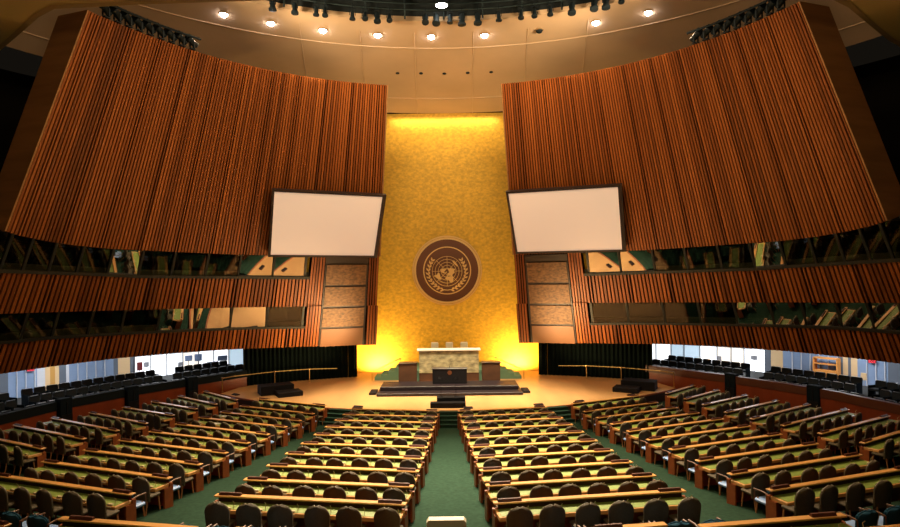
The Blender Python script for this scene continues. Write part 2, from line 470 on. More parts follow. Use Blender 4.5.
# big floodlight
t = thing('floodlight', 'big glaring floodlight hanging in the dome above centre', 'floodlight', (-.1, 31.2, ZC+14.15))
m = MB(); m.lathe([(.14, .35), (.30, .22), (.36, -.02), (.33, -.03)], n=24); obj('housing', m, 'fixture', t, True)
m = MB(); m.lathe([(.001, -.10), (.2, -.08), (.31, -.03), (.31, .03), (.001, .05)], n=24); obj('lamp', m, 'flood', t, True)
m = MB(); m.tube([(0, 0, .3), (0, 0, 3.2)], .03, 6); obj('hanging_rod', m, 'fixture', t)
# spotlight banks on top of the slatted walls
for side, nm in ((-1, 'left'), (1, 'right')):
    m = MB(); m.tube([cone(R_(a)*side, ZT+.5, .05) for a in range(51, 70, 2)], .05, 6)
    o = obj('lighting_rail', m, 'fixture'); tag(o, 'dark curved lighting rail above the %s slatted wall' % nm, 'rail')
    for k in range(9):
        a = R_(52+1.95*k)
        p = cone(a*side, ZT+.02, .02)
        t = thing('stage_spotlight', 'dark stage spotlight on top of %s slatted wall, %s from the stage' % (nm, onum(k+1)), 'spotlight', p, -a*side+pi, 'spotlights above the %s slatted wall' % nm)
        m = MB(); m.lathe([(.10, -.28), (.14, -.23), (.14, .15), (.18, .2), (.18, .32), (.13, .32)], n=12)
        o = obj('barrel', m, 'fixture', t, True); o.rotation_euler = (R_(-70), 0, R_(70*side)); o.location = (0, 0, .36)
        m = MB(); m.box(-.03, .03, -.2, -.17, .06, .36); m.box(-.03, .03, .17, .2, .06, .36); m.box(-.04, .04, -.2, .2, .04, .07); m.box(-.12, .12, -.12, .12, 0, .05); obj('yoke', m, 'fixture', t)

# near soffit with its rounded opening
h = ZC+9.5
half = [(-560, -175), (-500, -200), (-470, -217), (-444, -232), (-420, -252), (-405, -265), (-389, -273.3), (-300, -276.7), (-200, -279), (-100, -281)]
pl = [(x/-y*9.5, F/-y*9.5) for x, y in half]
pl = pl+[(0, F/282*9.5)]+[(-x, y) for x, y in reversed(pl)]
s = MB()
top = [(x, y, h+.45) for x, y in pl]; bot = [(x, y, h) for x, y in pl]
bk = [(x*1.25, 3.0, h) for x, y in pl]
s.loft([top, bot], False); s.m = 1; s.loft([bot, bk], False)
s.m = 0
s.loft([[(x, y, h-.02) for x, y in pl], [(x*.998, y-.28, h-.02) for x, y in pl]], False)
struct('ceiling_near', s, ['rim', 'soffit'])
# dark enclosure
s = MB(); n = 72
s.loft([[(31*sin(2*pi*i/n), YC+31*cos(2*pi*i/n), z) for i in range(n)] for z in (-1, ZC+12.5)], True)
struct('wall_outer', s, 'concrete')

# ------------------------------------------------------------------ projection screens
for side, pts, nm in ((-1, [(275, 192), (381, 196), (375, 256), (270, 254)], 'left'), (1, [(509, 193), (618, 187), (622, 249), (517, 252)], 'right')):
    P = []
    for x, y in pts:
        a, b = der(x, y); ph, z = hit(a, b, .45); P.append(cone(ph, z, .45))
    from mathutils import Vector as V
    P = [V(p) for p in P]; c = sum(P, V((0, 0, 0)))/4
    u = (P[1]+P[2]-P[0]-P[3])/2; v = (P[0]+P[1]-P[2]-P[3])/2
    nrm = u.cross(v).normalized(); W, H = u.length, v.length; un = u.normalized(); vn = nrm.cross(un)
    t = thing('projection_screen', 'blank pale %s projection screen in dark frame against slatted wall' % nm, 'projection screen')
    t.matrix_world = Matrix(((un.x, vn.x, nrm.x, c.x), (un.y, vn.y, nrm.y, c.y), (un.z, vn.z, nrm.z, c.z), (0, 0, 0, 1)))
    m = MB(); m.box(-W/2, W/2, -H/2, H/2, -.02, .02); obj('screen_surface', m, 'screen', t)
    m = MB(); b = .22
    m.box(-W/2-b*.6, -W/2, -H/2-b*.6, H/2+b*.6, -.16, .06); m.box(W/2, W/2+b, -H/2-b*.6, H/2+b*.6, -.16, .06)
    m.box(-W/2, W/2, H/2, H/2+b*.6, -.16, .06); m.box(-W/2, W/2, -H/2-b*.6, -H/2, -.16, .06); m.box(-W/2, W/2, -H/2, H/2, -.16, -.03)
    obj('frame', m, 'screen_frame', t)
    m = MB()
    for x in (-W*.35, W*.35):
        m.box(x-.05, x+.05, H*.2, H*.3, -.62, -.14)
        m.box(x-.05, x+.05, -H*.3, -H*.2, -.62, -.14)
    obj('wall_bracket', m, 'screen_frame', t)

# ------------------------------------------------------------------ emblem on the gold wall
t = thing('emblem', 'round brown and gold emblem with world map and olive branches on golden wall', 'emblem', (.03, 42.47, ZC+.46))
def ring(r0, r1, y0, y1, n=64):
    m = MB(); rings = []
    for r, y in ((r0, 0), (r0, y1), (r1, y1), (r1, 0)): rings.append([(r*cos(2*pi*i/n), -y, r*sin(2*pi*i/n)) for i in range(n)])
    m.loft(rings, True); return m
m = MB(); m.prism([(2.2*cos(2*pi*i/64), 2.2*sin(2*pi*i/64)) for i in range(64)], -.10, 0, 'y'); obj('disc', m, 'emblem_brown', t)
obj('outer_rim', ring(2.2, 2.33, 0, .2), 'emblem_gold', t); obj('outer_rim', ring(2.38, 2.46, 0, .08), 'emblem_gold', t)
obj('inner_ring', ring(1.62, 1.69, 0, .15), 'emblem_gold', t)
def arcbar(pts, w):
    m = MB(); m.tube(pts, w, 6); return m
gm = MB(); zc = -.05
for k in range(1, 6):
    r = 1.05*k/5
    gm.tube([(r*cos(2*pi*i/40), -.12, zc+r*sin(2*pi*i/40)) for i in range(41)], .017, 5)
for k in range(4):
    a = pi*k/4
    for s_ in (1, -1): gm.tube([(s_*.21*cos(a), -.12, zc+s_*.21*sin(a)), (s_*1.05*cos(a), -.12, zc+s_*1.05*sin(a))], .015, 5)
obj('map_grid', gm, 'emblem_gold', t)
LANDS = [
 [(70,-160),(70,-130),(68,-100),(62,-92),(58,-94),(55,-82),(62,-75),(60,-65),(52,-56),(45,-65),(40,-74),(30,-81),(25,-80),(30,-90),(22,-97),(16,-92),(8,-80),(18,-104),(30,-115),(40,-124),(50,-127),(58,-138),(60,-150),(55,-162),(62,-166)],
 [(83,-35),(80,-18),(72,-22),(65,-38),(60,-45),(68,-53),(76,-68),(81,-60)],
 [(10,-75),(8,-60),(0,-50),(-7,-35),(-22,-41),(-35,-55),(-45,-66),(-54,-70),(-40,-73),(-18,-71),(-5,-81)],
 [(71,28),(66,42),(68,70),(76,100),(72,130),(70,170),(65,178),(60,165),(52,157),(60,150),(54,137),(42,132),(36,128),(39,118),(30,121),(22,112),(12,108),(2,103),(15,98),(22,90),(15,80),(8,77),(20,72),(25,62),(26,56),(14,44),(28,35),(36,36),(40,27),(38,22),(45,14),(40,17),(44,9),(37,-6),(43,-9),(48,-3),(54,9),(57,12),(62,6),(68,14)],
 [(36,-6),(37,10),(31,20),(31,32),(12,43),(11,51),(-5,40),(-20,35),(-34,26),(-34,18),(-15,12),(4,9),(5,-5),(14,-17),(28,-12)],
 [(-12,131),(-12,142),(-25,153),(-38,147),(-34,136),(-32,116),(-21,114)],
]
lm = MB()
for L in LANDS:
    p = []
    for la, lo in L:
        r = 1.05*(90-la)/150; a = R_(lo-90); p.append((r*cos(a), zc+r*sin(a)))
    lm.prism(p, -.16, -.11, 'y')
obj('world_map', lm, 'emblem_gold', t)
for sd in (-1, 1):
    bm_ = MB(); stem = []
    for i in range(13):
        a = R_(-100+i*11.2); r = 1.30+.02*sin(i)
        x, z = r*cos(a), zc+r*sin(a)-.02
        stem.append((x*sd, -.13, z))
    stem = [(.42*-sd, -.13, zc-1.42)]+stem
    bm_.tube(stem, .022, 5)
    for i in range(3, 14):
        x, y, z = stem[i]; x0, _, z0 = stem[i-1]
        d = atan2(z-z0, x-x0)
        for q, ln in ((.55, .30), (-.55, .27)):
            dd = d+q; w = .065
            tip = (x+ln*cos(dd), z+ln*sin(dd)); mid = (x+ln*.5*cos(dd), z+ln*.5*sin(dd)); nx, nz = -sin(dd)*w, cos(dd)*w
            bm_.prism([(x, z), (mid[0]+nx, mid[1]+nz), tip, (mid[0]-nx, mid[1]-nz)], -.15, -.11, 'y')
    obj('olive_branch', bm_, 'emblem_gold', t)

# ------------------------------------------------------------------ floor, stage
BY = [9., 11.0, 13.04, 14.79, 16.54, 18.29, 20.04, 21.79, 23.54, 25.29, 27.04, 28.79, 40]
BD = [4.4, 4.62, 4.83, 5.07, 5.27, 5.45, 5.62, 5.78, 5.93, 6.08, 6.24, 6.39, 6.39]
def bard(y):
    if y <= BY[0]: return BD[0]
    for a, b, c, d in zip(BY, BY[1:], BD, BD[1:]):
        if y <= b: return c+(d-c)*(y-a)/(b-a)
    return BD[-1]
LEDGE = .88
def fz(y): return ZC-bard(y)-LEDGE
s = MB()
ys = [-2, 3, 7]+BY[:-1]+[33, 44]
s.loft([[(-31, y, fz(y)), (31, y, fz(y))] for y in ys]+[], False)
struct('floor', s, 'carpet')
FZ = fz(35); SZ = ZC-6.7                     # front floor, stage top
def arc(x): return 50-sqrt(19.9**2-x*x)
ed = [(x/10*1.0, arc(x/10)) for x in range(-134, 135, 4)]
ed = [(max(-13.4, min(13.4, x)), y) for x, y in ed]
back = [(12.95, 37.2), (12.0, 38.5), (12.0, 42.5), (-12.0, 42.5), (-12.0, 38.5), (-12.95, 37.2)]
s = MB(); s.prism(ed+back, FZ-.05, SZ); st = struct('floor_stage', s, 'parquet')
s = MB(); s.loft([[(x, y-.03, z) for x, y in ed] for z in (FZ, SZ-.05)], False); obj('stage_face', s, 'stage_face', st)
s = MB(); s.loft([[(x, y-.06, SZ-.07) for x, y in ed], [(x, y-.06, SZ+.005) for x, y in ed], [(x, y+.04, SZ+.005) for x, y in ed]], False); obj('stage_nosing', s, 'wood_body', st)
# steps: centre and between blocks
def steps(name, x, y0, w, rz, n=4, run=.3, label=''):
    m = MB(); rise = (SZ-FZ)/n
    for k in range(n): m.box(-w/2, w/2, k*run, n*run+.1, k*rise, (k+1)*rise-.012)
    o = struct(name, m, 'carpet_step'); o.location = (x, y0, FZ); o.rotation_euler = (0, 0, rz)
    m = MB()
    for k in range(n): m.box(-w/2, w/2, k*run-.012, k*run+.03, (k+1)*rise-.012, (k+1)*rise)
    obj('step_nosing', m, 'cap_navy', o)
steps('trim_40', 0, 28.86, 1.1, 0)
steps('trim_41', -5.75, 29.62, 1.3, R_(-16)); steps('trim_42', 5.75, 29.62, 1.3, R_(16))

# ------------------------------------------------------------------ curtains beside the gold wall
for side, nm in ((-1, 'left'), (1, 'right')):
    m = MB(); rows = []
    N = 120
    for i in range(N+1):
        a = (R_(15.3)+(R_(33.4)-R_(15.3))*i/N)*side; r = 23.35+.07*sin(i*1.4)
        rows.append([(r*sin(a), YC+r*cos(a), SZ), (r*sin(a), YC+r*cos(a), ZC-4.2), ((r+.1)*sin(a), YC+(r+.1)*cos(a), ZC-4.2), ((r+.1)*sin(a), YC+(r+.1)*cos(a), SZ)])
    m.loft(rows, True, True)
    o = obj('stage_curtain', m, 'black_cloth', None, True); tag(o, 'black %s curtain hanging below slatted wing at stage back' % nm, 'curtain', 'black stage curtains')
# lit alcove returns beside the gold
for side in (-1, 1):
    m = MB(); m.box(min(side*6.6, side*6.75), max(side*6.6, side*6.75), 40.6, 42.5, SZ, ZC-4.3); struct('wall_alcove_'+('left' if side < 0 else 'right'), m, 'gold')

# ------------------------------------------------------------------ dais and rostrum
m = MB(); m.box(-3.0, 3.0, 37.75, 41.6, SZ, ZC-5.9)
d = struct('floor_dais', m, 'stair_carpet')
for side, nm in ((-1, 'left'), (1, 'right')):
    t = thing('stairs', 'green carpeted steps up the %s side of dais behind rostrum' % nm, 'stairs', (side*3.0, 39.2, SZ))
    for k in range(4):
        x0, x1 = side*(.02), side*(.45*(4-k)); h0 = .2*(k)
        m = MB(); m.box(min(x0, x1), max(x0, x1), 0, 1.6, h0, h0+.195); obj('step', m, 'stair_carpet', t)
    m = MB(); m.tube([(side*1.95, -.05, .55), (side*1.0, -.05, 1.0), (side*.05, -.05, 1.45)], .03, 6)
    m.tube([(side*1.95, -.05, .0), (side*1.95, -.05, .56)], .025, 6); m.tube([(side*.1, -.05, .8), (side*.1, -.05, 1.44)], .025, 6); obj('handrail', m, 'brass', t)
# platform tiers
Z1 = ZC-6.54; Z2 = ZC-6.31
t = thing('rostrum_platform', 'long two-tier dark platform in front of marble rostrum', 'platform', (.03, 33.8, SZ))
m = MB(); m.rbox(-4.08, 4.2, -.0, 2.6, 0, Z1-SZ, .02); obj('lower_tier', m, 'purple_black', t)
m = MB(); m.rbox(-3.95, 4.05, .85, 2.6, Z1-SZ+.002, Z2-SZ, .02); obj('upper_tier', m, 'purple_black', t)
for s_ in (-1, 1):
    m = MB(); m.rbox(min(s_*4.22, s_*4.62)+.05, max(s_*4.22, s_*4.62)+.05, .5, 1.7, 0, .12, .015); obj('end_step', m, 'black', t)
# speaker's lectern
t = thing('lectern', 'wide black speaker lectern before the marble rostrum', 'lectern', (.1, 35.45, Z2))
m = MB(); m.rbox(-1.02, 1.02, 0, .5, 0, .86, .02); obj('body', m, 'black', t)
m = MB(); m.rbox(-1.06, 1.06, -.03, .55, .862, .90, .01); obj('top', m, 'black_ledge', t)
m = MB(); m.prism([(.13*cos(2*pi*i/24), .66+.13*sin(2*pi*i/24)) for i in range(24)], -.015, -.001, 'y'); obj('crest', m, 'emblem_brown', t)
m = MB(); m.tube([(0, .2, .9), (0, .1, 1.05), (0, 0, 1.08)], .012, 6); obj('microphone', m, 'fixture', t)
# marble rostrum
t = thing('rostrum', 'tall green marble rostrum with white top behind the black lectern', 'rostrum', (.07, 37.2, SZ))
hm = ZC-5.95-SZ; ht = ZC-4.58-SZ
m = MB(); m.rbox(-1.85, 1.85, 0, .5, hm, ht, .015); obj('marble_front', m, 'marble', t)
m = MB(); m.rbox(-1.97, 1.97, -.1, .75, ht+.002, ht+.10, .015); obj('top_slab', m, 'white_slab', t)
m = MB(); m.rbox(-1.85, 1.85, .02, .5, 0, hm-.002, .01); obj('base', m, 'brown_panel', t)
for k, x in enumerate((-.72, .13, .98)):
    t = thing('presiding_chair', ['left', 'middle', 'right'][k]+' cream high-backed chair behind the marble rostrum', 'chair', (.07+x*1.12-.1, 39.0, ZC-5.9), 0, 'cream chairs behind the rostrum')
    m = MB(); m.rbox(-.24, .24, -.10, 0, .45, 1.68, .05); obj('backrest', m, 'cream', t)
    m = MB(); m.rbox(-.26, .26, -.1, .4, .38, .5, .04); obj('seat', m, 'cream', t)
    for s_ in (-1, 1):
        m = MB(); m.box(s_*.25-.03, s_*.25+.03, -.05, .35, .5, .68); obj('armrest', m, 'leg_wood', t)
        for y in (-.06, .36):
            m = MB(); m.tube([(s_*.22, y, 0), (s_*.22, y, .4)], .025, 6); obj('leg', m, 'leg_wood', t)
for side, nm in ((-1, 'left'), (1, 'right')):
    t = thing('side_desk', 'brown panelled %s side desk flanking the marble rostrum' % nm, 'desk', (side*2.55+.09, 36.55, SZ))
    m = MB(); m.rbox(-.55, .55, 0, .06, .05, 1.42, .01); obj('front_panel', m, 'brown_panel', t)
    m = MB(); m.rbox(-.56, .60, -.05, .7, 1.43, 1.48, .01); obj('top', m, 'black_ledge', t)
    for s_ in (-1, 1):
        m = MB(); m.box(s_*.52-.03, s_*.52+.03, .07, .65, 0, 1.42); obj('side_panel', m, 'brown_panel', t)
# front black step block with prompter
t = thing('step_block', 'small black step block at the stage front centre', 'step', (.03, 30.62, SZ))
m = MB(); m.rbox(-.95, .85, 0, .45, 0, .27, .015); obj('lower_tier', m, 'black', t)
m = MB(); m.rbox(-.62, .85, .46, 1.0, 0, .46, .015); obj('upper_tier', m, 'black', t)
for k, px in enumerate((440.8, 455.8)):
    p = on_plane_z(px, 400, SZ+.46); x = (px-CX-1.2)/F*31.2
    t = thing('prompter_stand', ['left', 'right'][k]+' thin prompter stand on black step block', 'stand', (x, 31.4, SZ+.46), 0, 'prompter stands')
    m = MB(); m.lathe([(.12, 0), (.12, .02), (.02, .03)], n=12); obj('base', m, 'black', t)
    m = MB(); m.tube([(0, 0, .02), (0, 0, .95)], .014, 6); obj('pole', m, 'black', t)
    m = MB(); m.quad((-.16, -.02, .82), (.16, -.02, .82), (.16, -.2, 1.06), (-.16, -.2, 1.06)); m.quad((-.16, -.012, .82), (-.16, -.192, 1.06), (.16, -.192, 1.06), (.16, -.012, .82)); obj('glass', m, 'prompter_glass', t)
# stage-side black risers
for side, nm in ((-1, 'left'), (1, 'right')):
    t = thing('stage_riser', 'low black two-tier riser on the %s side of the stage' % nm, 'riser', (-10.1 if side < 0 else 11.2, 35.2, SZ), R_(28*-side))
    m = MB(); m.rbox(-.95, .95, -.5, .6, 0, .52, .015); obj('upper_tier', m, 'black', t)
    m = MB(); m.rbox(-1.2 if side > 0 else -.2, 1.2 if side < 0 else .2, -1.55, -.51, 0, .27, .015)
    obj('lower_tier', m, 'black', t)
# floor monitors
fm = [(233, 396.5), (263, 401.2), (316, 405), (358, 407.3), (468, 407.5), (539.5, 406.3), (581, 403), (634, 397)]
for k, (x, y) in enumerate(fm):
    p = on_plane_z(x, y, SZ)
    yy = arc(p[0])+.42; ang = math.asin(p[0]/19.9)
    t = thing('floor_monitor', 'small dark floor monitor on stage edge, %s from left' % onum(k+1), 'speaker', (p[0], yy, SZ), ang, 'floor monitors along the stage edge')
    m = MB(); m.prism([(-.12, 0), (.13, 0), (.13, .06), (.05, .085), (-.12, .03)], -.24, .24, 'x'); obj('cabinet', m, 'dark_wood_and_shade', t)
    m = MB(); m.prism([(-.11, .036), (.045, .088), (.04, .094), (-.115, .043)], -.20, .20, 'x'); obj('grille', m, 'black', t)
# brass rails
for side, nm, pts in ((-1, 'left', [(-13.45, 35.75), (-13.0, 36.5), (-11.0, 38.1), (-9.0, 39.0), (-7.3, 39.55)]), (1, 'right', [(13.45, 35.75), (13.0, 36.5), (11.0, 38.1), (9.0, 39.0), (7.3, 39.55)])):
    t = thing('brass_rail', 'curved brass handrail along the %s back edge of stage' % nm, 'handrail')
    m = MB(); m.tube([(x, y, SZ+.82-.06*(k == 4)) for k, (x, y) in enumerate(pts)], .026, 8); obj('rail', m, 'brass', t)
    for k in (0, 2, 3):
        x, y = pts[k]; m = MB(); m.tube([(x, y, SZ), (x, y, SZ+.82)], .025, 8); m.lathe([(.06, .0), (.06, .03)], (x, y, SZ), 10); obj('post', m, 'brass', t)
        m = MB(); m.lathe([(.02, .77), (.07, .80), (.07, .86), (.02, .88)], (x, y, SZ), 10); obj('bracket', m, 'brass', t)

# ------------------------------------------------------------------ parapets and side galleries
PP = [(11.9, 38.8), (13.1, 37.25), (14.15, 35.9), (15.6, 34.0), (17.15, 31.6), (18.55, 29.0), (19.4, 25.6), (19.75, 22.0), (19.8, 17.0)]
def resample(P, st):
    out = [P[0]]; acc = 0
    for (a, b), (c, d) in zip(P, P[1:]):
        L = sqrt((c-a)**2+(d-b)**2); t = st-acc
        while t <= L: out.append((a+(c-a)*t/L, b+(d-b)*t/L)); t += st
        acc = L-(t-st)
    return out
def offs(P, o):
    Q = []
    for i, p in enumerate(P):
        a = P[max(0, i-1)]; b = P[min(len(P)-1, i+1)]
        dx, dy = b[0]-a[0], b[1]-a[1]; L = sqrt(dx*dx+dy*dy)
        Q.append((p[0]-dy/L*o, p[1]+dx/L*o))
    return Q
def wallstrip(P, o0, o1, zz):
    A, B = offs(P, o0), offs(P, o1); m = MB()
    m.loft([[(a[0], a[1], zz(0)), (a[0], a[1], zz(1)), (b[0], b[1], zz(1)), (b[0], b[1], zz(0))] for a, b in zip(A, B)], True, True)
    return m
RP = resample(PP, .5)
PT = ZC-5.72
dn = 0
for side, nm in ((-1, 'left'), (1, 'right')):
    P = [(x*side, y) for x, y in RP]; sg = side                # outward is +offset for right side
    w = struct('wall_parapet_'+nm, wallstrip(P, 0, .15*sg, lambda k: PT-.42 if k else FZ-1.2*0), 'red_wood')
    obj('cap', wallstrip(P, -.04*sg, .22*sg, lambda k: PT if k else PT-.42), 'cap_navy' if side < 0 else 'cap_wood', w)
    # stepped gallery floor
    for k in range(3):
        m = wallstrip(P, (.24+.88*k)*sg, (.24+.88*(k+1)+(2.2 if k == 2 else 0))*sg, lambda q: (ZC-6.62+.24*k) if q else FZ-.05)
        struct('floor_gallery_%s_%s' % (nm, ORD[k+1]), m, 'gallery_floor')
# gallery seats
sb = MB()
prof = [(-.27, 0), (.27, 0), (.27, .44), (.22, .50), (-.22, .50), (-.27, .44)]
sb.loft([[(x, .0+.10*z, .30+z) for x, z in prof], [(x, .09+.10*z, .30+z) for x, z in prof]], True, True)
sm_ = MB(); sm_.rbox(-.25, .25, -.46, -.02, .32, .44, .03)
sl = MB(); sl.box(-.29, -.26, -.42, .06, 0, .56); sl2 = MB(); sl2.box(.26, .29, -.42, .06, 0, .56); SLM2 = sl2.mesh('side_frame', 'navy')
sh = MB(); sh.rbox(-.20, .20, .03, .10, .795, .815, .006)
SBM, SSM, SLM, SHM = sb.mesh('backrest', 'navy_seat'), sm_.mesh('seat_cushion', 'navy_seat'), sl.mesh('side_frame', 'navy'), sh.mesh('top_rail', 'metal')
gaps = {-1: [(13, 26), (159, 176), (243, 900)], 1: [(-900, 652), (746, 768), (857, 873)]}
for side, nm in ((-1, 'left'), (1, 'right')):
    P = [(x*side, y) for x, y in resample(PP, .02)]
    for r in range(3):
        Q = offs(P, (.88+.88*r)*side)
        Q = resample(Q, .60)
        z = ZC-6.62+.24*r; cnt = 0; put = []
        for i in range(1, len(Q)-1):
            x, y = Q[i]
            px = CX+x/y*F+RHO*(100); 
            if px < -14 or px > 914 or y > 39.5 or any(a < px < b for a, b in gaps[side]): continue
            dx, dy = Q[i+1][0]-Q[i-1][0], Q[i+1][1]-Q[i-1][1]
            nx, ny = -dy*side, dx*side                                # outward
            rz = atan2(ny, nx)-pi/2
            if any((x-a)**2+(y-b)**2 < .58**2 for a, b in put): continue
            put.append((x, y)); cnt += 1
            t = thing('gallery_seat', 'navy gallery seat, %s from stage in %s row of %s side gallery' % (onum(cnt), ['front', 'middle', 'rear'][r], nm), 'seat', (x, y, z), rz, 'navy seats of the %s gallery' % nm)
            obj('backrest', SBM, None, t); obj('seat_cushion', SSM, None, t); obj('side_frame', SLM, None, t); obj('side_frame', SLM2, None, t)
            obj('top_rail', SHM, None, t)
# dark gate openings in the parapets
for side, xs in ((-1, (66.5, 131, 194)), (1, (727.5, 816))):
    for px in xs:
        dn += 1
        a = (px-1.4-CX)/F
        best = min(range(len(RP)), key=lambda i: abs(RP[i][0]*side/RP[i][1]-a))
        x, y = RP[best][0]*side, RP[best][1]
        q = RP[min(best+1, len(RP)-1)]; q0 = RP[best-1]
        rz = atan2((q[1]-q0[1]), (q[0]-q0[0])*side)
        m = MB(); m.rbox(-.32, .32, -.1, .3, 0, PT-FZ+.12, .03)
        o = struct('door_%d' % dn, m, 'navy'); o.location = (x, y, FZ); o.rotation_euler = (0, 0, rz)
        m = MB(); m.box(-.28, .28, -.13, .33, .1, .9); m.box(-.02, .02, -.14, .34, .1, 1.5); obj('door_panel', m, 'black', o)

# ------------------------------------------------------------------ lobby beyond the galleries
def lob(px, r=28.5, y=365):       # azimuth where a photo column meets the lobby wall
    a, b = der(px, y); a /= F
    A = a*a+1; B = -2*YC; C = YC*YC-r*r; Y = (-B+sqrt(B*B-4*A*C))/(2*A)
    return atan2(a*Y, Y-YC)
def lobpanel(px0, px1, z0, z1, r, th=.1, n=6):
    a, b = lob(px0, r), lob(px1, r); m = MB()
    m.loft([[(q*sin(c), YC+q*cos(c), z) for q, z in ((r, z0), (r, z1), (r+th, z1), (r+th, z0))] for c in [a+(b-a)*i/n for i in range(n+1)]], True, True)
    return m
ZL0, ZL1 = ZC-7.4, ZC-3.1
segs = {'left': [(-30, 8, 'lobby_gray'), (8, 37, 'lobby_blue'), (37, 45, 'lobby_white'), (45, 50, 'lobby_cream'), (50, 55, 'lobby_amber'), (55, 59, 'lobby_cream'), (59, 66, 'lobby_gray'), (66, 69, 'lobby_white'), (69, 113.5, 'lobby_blue'), (113.5, 118, 'lobby_gray'), (118, 130, 'lobby_cream'), (130, 135, 'lobby_gray')],
        'right': [(765, 771, 'lobby_gray'), (771, 783, 'lobby_cream'), (783, 838, 'lobby_blue'), (838, 843, 'lobby_gray'), (843, 848, 'lobby_cream'), (848, 851, 'lobby_gray'), (851, 857.5, 'lobby_cream'), (857.5, 888, 'lobby_blue'), (888, 925, 'lobby_gray')]}
for nm, L in segs.items():
    for k, (a, b, mt) in enumerate(L):
        o = struct('wall_lobby_%s_%s' % (nm, ORD[k+1]), lobpanel(a, b, ZL0, ZL1, 28.5), mt)
        if mt == 'lobby_blue':
            for q in range(1, int((b-a)/9)+1): obj('mullion', lobpanel(a+9*q-.4, a+9*q+.4, ZL0, ZL1, 28.42, .07, 1), 'lobby_white', o)
wins = {'left': [135, 151, 167, 183, 199, 214, 229, 250], 'right': [640, 656, 671, 684, 700, 717, 731, 744, 765]}
for nm, L in wins.items():
    for wi, (a, b) in enumerate(zip(L, L[1:])):
        wn += 1
        pm_ = {('right', 2): 'daylight_blue', ('right', 3): 'daylight_blue', ('right', 5): 'daylight_cream', ('right', 6): 'daylight_cream', ('left', 3): 'daylight_cream', ('left', 6): 'daylight_blue'}.get((nm, wi), 'daylight')
        o = struct('window_%d' % wn, lobpanel(a-.5, a+.5, ZL0, ZL1, 28.42, .15, 1), 'panel_gray')
        obj('pane', lobpanel(a+.5, b-.5, ZL0+.3, ZL1, 28.5, .03), pm_, o)
        obj('sill', lobpanel(a, b, ZL0, ZL0+.3, 28.4, .2), 'lobby_white', o)
        obj('transom', lobpanel(a+.5, b-.5, ZC-4.9, ZC-4.86, 28.44, .05), 'panel_gray', o)
m = MB(); n = 60
for side in (-1, 1):
    m.loft([[((r*sin(a*side)), YC+r*cos(a*side), ZL1) for r in (23.6, 29)] for a in [R_(30+i*1.2) for i in range(n)]], False)
struct('ceiling_lobby', m, 'lobby_white')
m = MB()
for side in (-1, 1):
    m.loft([[((r*sin(a*side)), YC+r*cos(a*side), ZL0+.6) for r in (25.2, 29)] for a in [R_(30+i*1.2) for i in range(n)]], False)
struct('floor_lobby', m, 'lobby_white')
# partitions closing the lobby next to the stage curtain
for side in (-1, 1):
    a = R_(33.3)*side
    m = MB(); m.loft([[(r*sin(a+q), YC+r*cos(a+q), z) for q in (0, R_(.4)*side)] + [] for r, z in ((23.4, 0), (29, 0))]+[[(r*sin(a+q), YC+r*cos(a+q), ZL1) for q in (0, R_(.4)*side)] for r in (29, 23.4)], False)
    struct('wall_lobby_return_'+('left' if side < 0 else 'right'), m, 'black_cloth')
# exhibit panels, exit signs and shelf in the lobby
PN = [('left', 137, 142.5, 362, 370.5, 'panel_red', 'dark red notice panel in the bright left lobby'),
      ('left', 144, 149, 362, 367, 'panel_gray', 'grey notice panel beside the dark red one in left lobby'),
      ('left', 178, 183, 362, 367, 'panel_gray', 'small grey panel alone in the white part of left lobby'),
      ('left', 185, 192.3, 355.5, 361, 'panel_blue', 'blue display panel, first of two together in left lobby'),
      ('left', 194.5, 202, 354, 361, 'panel_blue', 'blue display panel, second of two together in left lobby'),
      ('left', 207, 218, 361.5, 366.5, 'panel_blue', 'wide blue display panel near stage end of left lobby'),
      ('left', 217.5, 227.5, 355.5, 360.5, 'panel_blue', 'high blue display panel nearest the stage in left lobby'),
      ('right', 681, 685.5, 356.5, 361, 'panel_gray', 'grey notice panel nearest the stage in right lobby'),
      ('right', 717, 721.5, 356, 361, 'panel_gray', 'middle grey notice panel in the bright right lobby'),
      ('right', 751, 757, 355.5, 360, 'panel_gray', 'grey notice panel by cream wall in right lobby'),
      ('right', 861, 866.5, 373, 380, 'lobby_cream', 'small cream notice on the blue right lobby wall')]
for nm, a, b, y0, y1, mt, lb in PN:
    c = lob((a+b)/2, 27.6, (y0+y1)/2); Y = YC+27.6*cos(c)
    z1 = ZC-der((a+b)/2, y0)[1]*Y/F; z0 = ZC-der((a+b)/2, y1)[1]*Y/F
    w = (b-a)*Y/F*.95
    t = thing('display_panel', lb, 'panel', (27.6*sin(c), Y, ZL0+.6), -c)
    m = MB(); m.rbox(-w/2, w/2, -.03, .03, z0-ZL0-.6, z1-ZL0-.6, .008); obj('board', m, mt, t)
    m = MB(); m.tube([(0, .04, 0), (0, .04, z1-ZL0-.65)], .02, 6); m.lathe([(.16, 0), (.16, .02), (.02, .03)], (0, .04, 0), 12); obj('stand', m, 'panel_gray', t)
